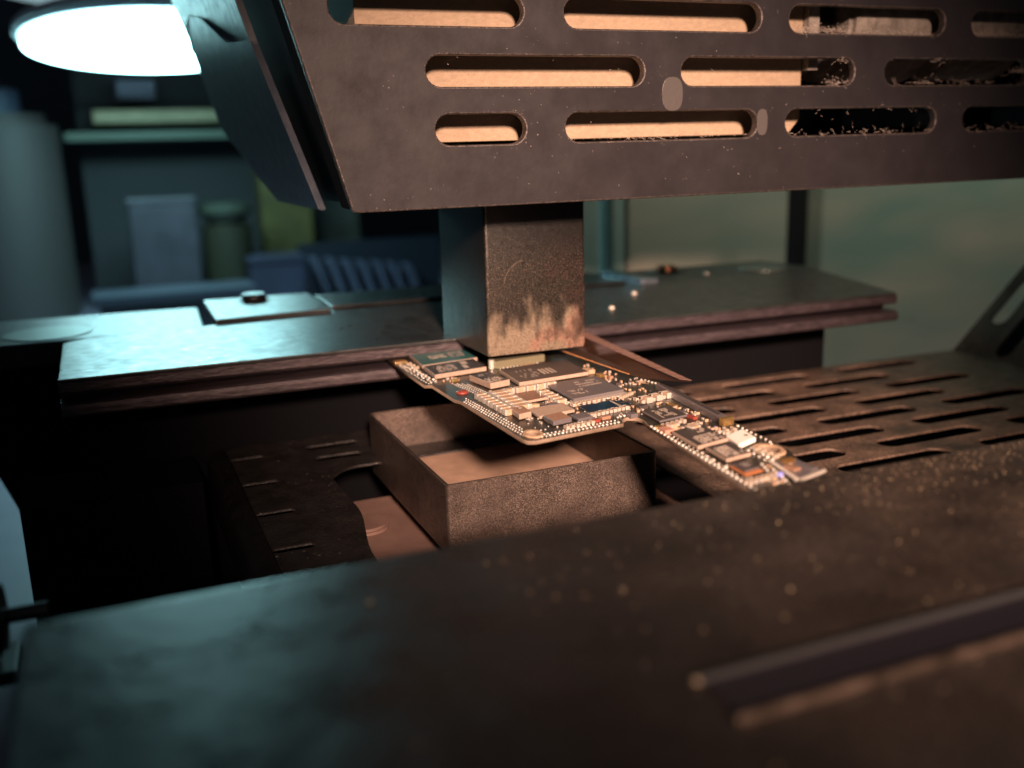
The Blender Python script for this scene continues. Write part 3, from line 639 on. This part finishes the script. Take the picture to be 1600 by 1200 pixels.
o, q, z = chip((-0.37, -1.02), (-0.06, -0.94), (-0.45, -0.42), 0.12, C, S, 'tall black chip with mesh mark'); marks(o, q, z, .05, .85, .06, .45, 8, 8, MT['mark'], .7, .8); marks(o, q, z, .2, .8, .7, .9, 2, 6, MT['faint'], .6)
o, q, z = chip((0.03, -1.05), (1.13, -0.93), (0.09, -0.16), 0.08, C, S, 'large dark chip with thick bar stripes'); marks(o, q, z, .44, .66, .28, .80, 1, 4, MT['mark'], 1, .62); marks(o, q, z, .12, .4, .2, .75, 5, 9, MT['faint'], .35, .7)
o, q, z = chip((0.31, -2.12), (1.10, -1.99), (0.34, -1.28), 0.06, MT['chip_grey'], MT['chip_grey'], 'grey chip with faint rows of lettering', gap=0.0)
for r in range(2): marks(o, q, z, .12, .42, .2 + r * .17, .31 + r * .17, 2, 9, MT['mark'], .75, .6)
for r in range(3): marks(o, q, z, .42, .88, .55 + r * .13, .64 + r * .13, 1, 14, MT['mark'], .75, .6)
MB().box(0.30, 1.12, -2.15, -1.98, ZT + 0.0005, ZT + 0.011, rot=.15).build('underfill', MT['tin'], pcb)
chip((0.23, -2.68), (0.68, -2.64), (0.25, -2.38), 0.03, MT['navy'], MT['pcb'], 'blue-black mirror-like die', bev=.002)
chip((0.73, -2.64), (0.86, -2.62), (0.74, -2.50), 0.028, MT['navy'], MT['pcb'], bev=.002)
chip((0.73, -2.46), (0.86, -2.44), (0.74, -2.34), 0.028, MT['navy'], MT['pcb'], bev=.002)
MB().box(0.695, 0.715, -2.70, -2.34, ZT, ZT + .03, .003).build('metal_strip', MT['tin'], pcb)
chip((-0.28, -1.93), (0.07, -1.87), (-0.28, -1.50), 0.055, MT['mirror'], S, 'square copper-tinted mirror shield')
chip((-0.62, -2.57), (-0.44, -2.52), (-0.60, -2.24), 0.10, MT['cap_brown'], S, 'tan square can with pale dot'); MB().cyl((-0.53, -2.38, ZT + .102), .025, .004).build('dot', MT['mark'], pcb)
chip((-0.38, -3.0), (-0.12, -2.95), (-0.38, -2.72), 0.09, MT['cap_brown'], MT['chip_grey'])
chip((-0.40, -2.66), (0.10, -2.58), (-0.38, -2.28), 0.06, MT['chip_side'], S)
chip((-0.05, -2.98), (0.16, -2.94), (-0.05, -2.76), 0.06, MT['chip_grey'], MT['chip_grey'])
o, q, z = chip((0.75, -3.46), (1.17, -3.38), (0.79, -2.98), 0.05, C, MT['chip_grey'], 'arm chip with dotted letters'); marks(o, q, z, .22, .75, .15, .85, 7, 8, MT['mark'], .75, .7)
o, q, z = chip((0.57, -4.52), (1.01, -4.42), (0.62, -3.92), 0.07, C, S, 'arm chip with bold dotted marks'); marks(o, q, z, .2, .95, .05, .48, 8, 12, MT['mark'], .8, .8); marks(o, q, z, .55, .85, .6, .85, 3, 4, MT['mark'], .7, .8)
o, q, z = chip((0.59, -5.0), (0.93, -4.94), (0.63, -4.56), 0.065, C, S, 'smaller arm chip with dotted marks'); marks(o, q, z, .1, .65, .08, .8, 10, 9, MT['mark'], .85, .85); marks(o, q, z, .75, .95, .1, .4, 3, 3, MT['mark'], .8, .8)
o, q, z = chip((0.95, -4.70), (1.26, -4.57), (1.02, -4.36), 0.085, MT['white'], MT['white'], 'white plastic block', name='connector', bev=.01); MB().box(1.19, 1.23, -4.48, -4.44, z + .0005, z + .004).build('mark', C, o)
o, q, z = chip((0.50, -5.43), (0.745, -5.39), (0.53, -5.13), 0.035, MT['orange'], MT['orange'], 'orange-edged chip base', name='chip_base'); o, q, z = chip((0.525, -5.40), (0.72, -5.365), (0.55, -5.15), 0.075, C, MT['chip_grey'], 'black chip on an orange base', gap=.03); marks(o, q, z, .25, .85, .3, .8, 5, 6, MT['faint'], .7)
# long flex connector along the outer edge of the arm
MB().prism([(1.33, -3.80), (1.45, -3.77), (1.60, -2.45), (1.60, -2.05), (1.53, -2.05)], ZT + .002, ZT + .085, .008).build('long_connector', MT['chip_grey'], pcb)
MB().prism([(1.375, -3.70), (1.43, -3.69), (1.585, -2.5), (1.585, -2.1), (1.56, -2.1)], ZT + .086, ZT + .092, .001).build('connector_slot', MT['chip'], pcb)
MB().box(1.31, 1.46, -3.89, -3.81, ZT + .002, ZT + .095, .006, rot=.1).build('gold_terminal', MT['gold'], pcb)
# board-to-board connector under the nozzle mouth
MB().box(0.14, 0.98, 0.18, 0.40, ZT + .002, ZT + .11, .008, rot=.12).build('board_connector', mat('conn_olive', (0.30, 0.27, 0.17), 0.35, 0.5), pcb)
MB().cyl((0.11, 0.17, ZT + .07), .045, .13, 'z', 16).build('metal_post', MT['tin'], pcb, True)
MB().ball((-0.76, -0.98, ZT + .01), .09, .35, 0, 2).build('resin_drop', MT['red'], pcb)
MB().box(-1.04, -0.86, 1.18, 1.34, ZT + .001, ZT + .03, .004).build('gold_pad', MT['gold'], pcb)
MB().ball((0.80, -5.57, ZT + .03), .032, .9, 0, 2).build('blue_bead', MT['blue'], pcb)
MB().ball((1.18, -3.93, ZT + .02), .018, .9, 0, 2).build('blue_bead', MT['blue'], pcb)
MB().box(1.165, 1.225, -3.50, -3.34, ZT + .001, ZT + .035, .004, rot=.1).build('red_component', MT['red'], pcb)
MB().box(0.58, 0.70, -3.86, -3.70, ZT + .001, ZT + .05, .006).build('pink_component', mat('pink_body', (0.45, 0.22, 0.16), .5), pcb)
MB().box(0.60, 0.68, -3.68, -3.60, ZT + .001, ZT + .04, .004).build('gold_component', MT['gold'], pcb)
for (x, y, lx, ly, h, mm) in ((0.62, -0.02, .22, .10, .05, 'cap'), (1.22, -0.75, .10, .18, .06, 'cap'), (1.25, -1.05, .08, .10, .05, 'gold'), (1.30, -1.25, .06, .06, .05, 'cap_brown'), (1.22, -1.55, .08, .14, .04, 'chip'),
        (0.62, -3.05, .10, .10, .05, 'chip_grey'), (0.90, -2.78, .12, .10, .05, 'chip'), (1.30, -2.85, .05, .16, .03, 'gold'), (0.86, -3.72, .12, .10, .045, 'chip'), (1.20, -3.15, .05, .20, .03, 'chip_grey'), (-0.62, -0.30, .12, .08, .03, 'gold'),
        (-0.05, -1.28, .14, .06, .05, 'cap_brown'), (0.30, -2.98, .12, .06, .04, 'cap_brown'), (-0.30, -2.12, .26, .08, .05, 'cap'), (0.0, -2.2, .12, .10, .05, 'chip_grey'), (0.14, -3.05, .10, .05, .04, 'red')):
    MB().box(x - lx / 2, x + lx / 2, y - ly / 2, y + ly / 2, ZT + .001, ZT + h, .006, rot=.12).build('component', MT[mm], pcb)
# end socket
es = MB().prism([(0.84, -5.78), (1.22, -5.68), (1.24, -5.20), (0.97, -5.22)], ZT + .001, ZT + .03, .004).build('end_socket', MT['chip_grey'], pcb)
mb = MB()
for k in range(16):
    t = k / 15; a = Vector((0.93, -5.24)).lerp(Vector((0.82, -5.78)), t); mb.box(a.x - .02, a.x + .02, a.y - .01, a.y + .01, ZT + .03, ZT + .06, .003)
for k in range(14):
    t = k / 13; a = Vector((0.86, -5.80)).lerp(Vector((1.22, -5.69)), t); mb.box(a.x - .01, a.x + .01, a.y - .02, a.y + .02, ZT + .03, ZT + .055, .003)
mb.build('socket_pins', MT['tin'], es)
mb = MB()
for k in range(5): mb.box(1.03 + .03 * k, 1.04 + .03 * k, -5.34, -5.27, ZT + .031, ZT + .07, .002)
mb.build('gold_fingers', MT['gold'], es)

MB().box(1.10, 1.20, -5.62, -5.42, ZT + .031, ZT + .05, .004, rot=.2).build('socket_plate', MT['chip_grey'], es)
MB().box(0.95, 1.05, -5.56, -5.42, ZT + .031, ZT + .055, .004, rot=.2).build('socket_plate', MT['cap_brown'], es)
# capacitors, each one a part
def cap_mesh(L, W, H, body):
    mb = MB(); mb.box(-L / 2 + L * .26, L / 2 - L * .26, -W / 2 * .96, W / 2 * .96, 0, H * .97, min(W, H) * .06, mi=0)
    for s_ in (-1, 1): mb.box(s_ * (L / 2 - L * .13) - L * .13, s_ * (L / 2 - L * .13) + L * .13, -W / 2, W / 2, 0, H, min(W, H) * .12, mi=1)
    me = bpy.data.meshes.new('capacitor'); mb.bm.to_mesh(me); mb.bm.free(); me.materials.append(body); me.materials.append(MT['tin']); return me
CM = {'s': cap_mesh(.075, .042, .04, MT['cap']), 'b': cap_mesh(.085, .05, .045, MT['cap_brown']), 'm': cap_mesh(.14, .09, .075, MT['cap']), 'l': cap_mesh(.24, .12, .085, MT['cap'])}
ncap = 0
def cap(kind, x, y, rot=0.0):
    global ncap
    if ncap >= 100: return
    o = bpy.data.objects.new('capacitor', CM[kind]); col.objects.link(o); place(o, (x, y, ZT + .001), pcb); o.rotation_euler = (0, 0, rot + random.uniform(-.05, .05)); ncap += 1
for k in range(8): cap('m', -0.655 + .004 * k, -1.38 - k * 0.125, .13)
for k in range(6): cap('l', -0.42, -1.42 - k * 0.15, .13)
for k in range(5): cap('m', -0.24 + k * .16, -1.33 + k * .022, .13)
for k in range(6): cap('b', 0.0 + k * .0, -2.05 - k * .075, .1)
for k in range(5): cap('m', 0.12, -1.62 - k * .13, .13)
for k in range(7): cap('s', 0.22 + k * .075, -2.28 + k * .012, 1.7)
for k in range(10): cap('b' if k % 3 == 0 else 's', 0.17 + k * .062, -2.82 + k * .013, 1.7)
for k in range(6): cap('m' if k % 2 else 'b', 1.03 + k * .085, -2.56 + k * .02, 1.7)
for k in range(6): cap('s', 1.03 + k * .085, -2.42 + k * .02, 1.7)
for k in range(5): cap('s', 0.92 + k * .05, -2.25 + k * .03, .5)
for k in range(5): cap('s', 0.72 + k * .075, -3.60 + k * .02, 1.7)
for k in range(5): cap('s', 0.84 + k * .07, -3.78 + k * .02, 1.7)
cap('m', 0.76, -3.72, .2); cap('m', 0.92, -3.90, .3)
for k in range(5): cap('s', 1.12 + k * .05, -4.08 - (k % 2) * .08, 1.5)
for k in range(4): cap('s', 1.10 + .01 * k, -4.80 - k * .09, .2)
for k in range(6): cap('s', 0.42 + k * .07, -5.60 + k * .015, 1.7)
for k in range(6): cap('s', -0.28 + k * .07, -3.14 + k * .012, 1.7)
for k in range(7): cap('s', -0.88 + .01 * k, 1.02 - k * .15, .2)
# solder bumps: too many to count
mb = MB()
def bumps(a, b, n, r, j=0.0, skip=0.0, sq=.7):
    for k in range(n):
        if random.random() < skip: continue
        t = k / max(1, n - 1); p = Vector(a).lerp(Vector(b), t)
        mb.ball((p.x + random.uniform(-j, j), p.y + random.uniform(-j, j), ZT + r * .3), r * random.uniform(.8, 1.15), sq, 0, 1)
bumps((0.60, -3.52), (0.385, -5.75), 27, .026); bumps((0.665, -3.52), (0.45, -5.6), 24, .013, .004); bumps((0.56, -4.6), (0.50, -5.1), 5, .024, .01)
bumps((-0.90, -1.45), (-0.82, -3.15), 26, .015, .003); bumps((-0.86, -1.40), (-0.775, -3.0), 25, .015, .003); bumps((-0.82, -1.30), (-0.73, -2.9), 24, .015, .003)
bumps((-0.66, -3.30), (0.36, -3.19), 20, .021, .002); bumps((-0.60, -3.22), (0.36, -3.10), 20, .017, .004); bumps((-0.62, -3.06), (0.36, -2.93), 18, .016, .012, .2)
for i in range(4): bumps((-0.70 + i * .055, -0.42 - .05 * i), (-0.60 + i * .055, -1.28 - .02 * i), 15, .012, .002)
bumps((-0.97, 1.15), (-0.93, -0.25), 18, .022, .02); bumps((-0.90, 1.05), (-0.87, -0.22), 18, .026, .02); bumps((-1.02, 1.0), (-1.0, -0.28), 14, .016, .01)
bumps((0.22, -2.22), (1.0, -2.12), 24, .015, .012); bumps((0.20, -1.3), (0.26, -2.2), 18, .018, .02); bumps((0.15, -1.2), (0.22, -2.1), 18, .016, .02)
bumps((1.61, -2.1), (1.47, -3.75), 24, .013, .002); bumps((1.47, -3.95), (1.42, -4.6), 8, .020, .004); bumps((1.38, -3.95), (1.30, -4.25), 5, .018)
bumps((1.40, -4.62), (1.35, -4.74), 3, .022); bumps((1.10, -4.72), (1.06, -5.12), 5, .026, .008); bumps((1.03, -4.75), (0.99, -5.08), 4, .02)
bumps((0.94, -5.2), (0.76, -5.75), 8, .022); bumps((0.88, -5.18), (0.70, -5.68), 7, .022)
for i in range(4): bumps((1.10 + .065 * i, -3.94), (1.06 + .065 * i, -4.22), 4, .019, .008)
bumps((0.72, -5.06), (0.55, -5.06), 4, .02); bumps((0.45, -3.0), (0.72, -2.92), 6, .022, .006)
bumps((0.9, -2.30), (1.02, -2.1), 6, .017, .02); bumps((1.6, -1.35), (1.72, -1.75), 9, .02, .03)
for i in range(2): bumps((0.22, 0.10 - .07 * i), (0.85, 0.19 - .07 * i), 12, .017, .006)
for _ in range(150):
    x, y = random.uniform(-.6, .9), random.uniform(-3.0, -1.15); mb.ball((x, y, ZT + .004), random.uniform(.006, .012), .8, 0, 1)
mb2 = MB()
for (x0, x1, y0, y1, n) in ((-0.85, -0.5, -0.35, -0.15, 10), (-0.55, 0.25, -1.28, -1.10, 16), (-0.6, 0.2, -2.9, -2.05, 46), (0.2, 1.1, -2.36, -2.2, 26), (0.7, 1.3, -2.95, -2.68, 26), (0.62, 0.76, -3.95, -3.5, 10),
        (1.18, 1.5, -2.2, -0.3, 40), (1.2, 1.36, -3.75, -2.9, 22), (0.72, 1.15, -3.92, -3.5, 26), (0.45, 0.75, -5.75, -5.48, 18), (1.0, 1.35, -4.35, -3.92, 22), (0.86, 1.2, -5.65, -5.25, 26)):
    for _ in range(n):
        x, y = random.uniform(x0, x1), random.uniform(y0, y1); l = random.uniform(.022, .05); k = random.choice((0, 0, 1, 2))
        lx, ly = (l, l * .55) if random.random() < .5 else (l * .55, l)
        mb2.box(x - lx / 2, x + lx / 2, y - ly / 2, y + ly / 2, ZT + .0012, ZT + random.uniform(.018, .036), .003, mi=k, rot=.12, seg=1)
o = mb2.build('tiny_passives', [MT['cap'], MT['tin'], MT['chip']], pcb); o['kind'] = 'stuff'
o = mb.build('solder_bumps', MT['tin'], pcb); o['kind'] = 'stuff'

# ------------------------------------------------------------------ kapton tape on the board's outer edge
mb = MB(); bm = mb.bm
g = []
A0, A1 = Vector((1.24, 1.40)), Vector((2.30, 1.40)); B0, B1 = Vector((1.50, -1.45)), Vector((2.02, -2.15))
for i in range(17):
    t = i / 16; row = []
    for k in range(9):
        s_ = k / 8; p = A0.lerp(B0, t).lerp(A1.lerp(B1, t), s_)
        z = ZT + .10 - .035 * t + .012 * math.sin(9 * t + 4 * s_) + .02 * max(0, s_ - .6) * math.sin(6 * t)
        row.append(bm.verts.new((p.x, p.y, z)))
    g.append(row)
for i in range(16):
    for k in range(8): bm.faces.new((g[i][k], g[i][k + 1], g[i + 1][k + 1], g[i + 1][k])).smooth = True
bmesh.ops.solidify(bm, geom=list(bm.faces), thickness=0.008)
tape = mb.build('kapton_tape', MT['kapton'], None); tag(tape, 'amber translucent heat tape stuck over the outer edge of the circuit board', 'tape')

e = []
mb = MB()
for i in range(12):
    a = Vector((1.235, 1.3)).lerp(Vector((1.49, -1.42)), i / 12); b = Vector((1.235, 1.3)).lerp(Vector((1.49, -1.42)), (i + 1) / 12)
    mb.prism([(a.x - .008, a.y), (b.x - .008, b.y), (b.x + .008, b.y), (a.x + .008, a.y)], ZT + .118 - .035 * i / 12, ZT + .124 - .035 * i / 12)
mb.build('tape_edge', mat('tape_edge_orange', (0.8, 0.36, 0.14), 0.3), tape)  # brighter orange line along the tape's inner edge

mb = MB()
for i in range(16):
    t0, t1 = i / 16, (i + 1) / 16
    q = []
    for t, k in ((t0, .80), (t1, .80), (t1, 1.0), (t0, 1.0)):
        p = A0.lerp(B0, t).lerp(A1.lerp(B1, t), k); q.append((p.x, p.y))
    mb.prism(q, ZT + .120 - .035 * t0, ZT + .126 - .035 * t0)
mb.build('tape_margin', mat('tape_margin', (0.24, 0.13, 0.10), 0.3, bump=0.3, bscale=10), tape)
# curved scratch on the nozzle face
mb = MB()
for i in range(11):
    a = math.radians(100 + i * 7); b = math.radians(107 + i * 7)
    for (r, w) in ((0.34, 0.004 if i % 3 else 0.008),):
        mb.prism([(0.62 + r * math.cos(a), 1.02 + r * math.sin(a)), (0.62 + r * math.cos(b), 1.02 + r * math.sin(b)), (0.62 + (r + w) * math.cos(b), 1.02 + (r + w) * math.sin(b)), (0.62 + (r + w) * math.cos(a), 1.02 + (r + w) * math.sin(a))], 0, 0.004)
bmesh.ops.transform(mb.bm, matrix=Matrix(((1, 0, 0, 0), (0, 0, -1, -0.0005), (0, 1, 0, 0), (0, 0, 0, 1))), verts=mb.bm.verts)
mb.build('scratch', mat('bare_scratch', (0.26, 0.18, 0.12), 0.35, 0.6), nz)
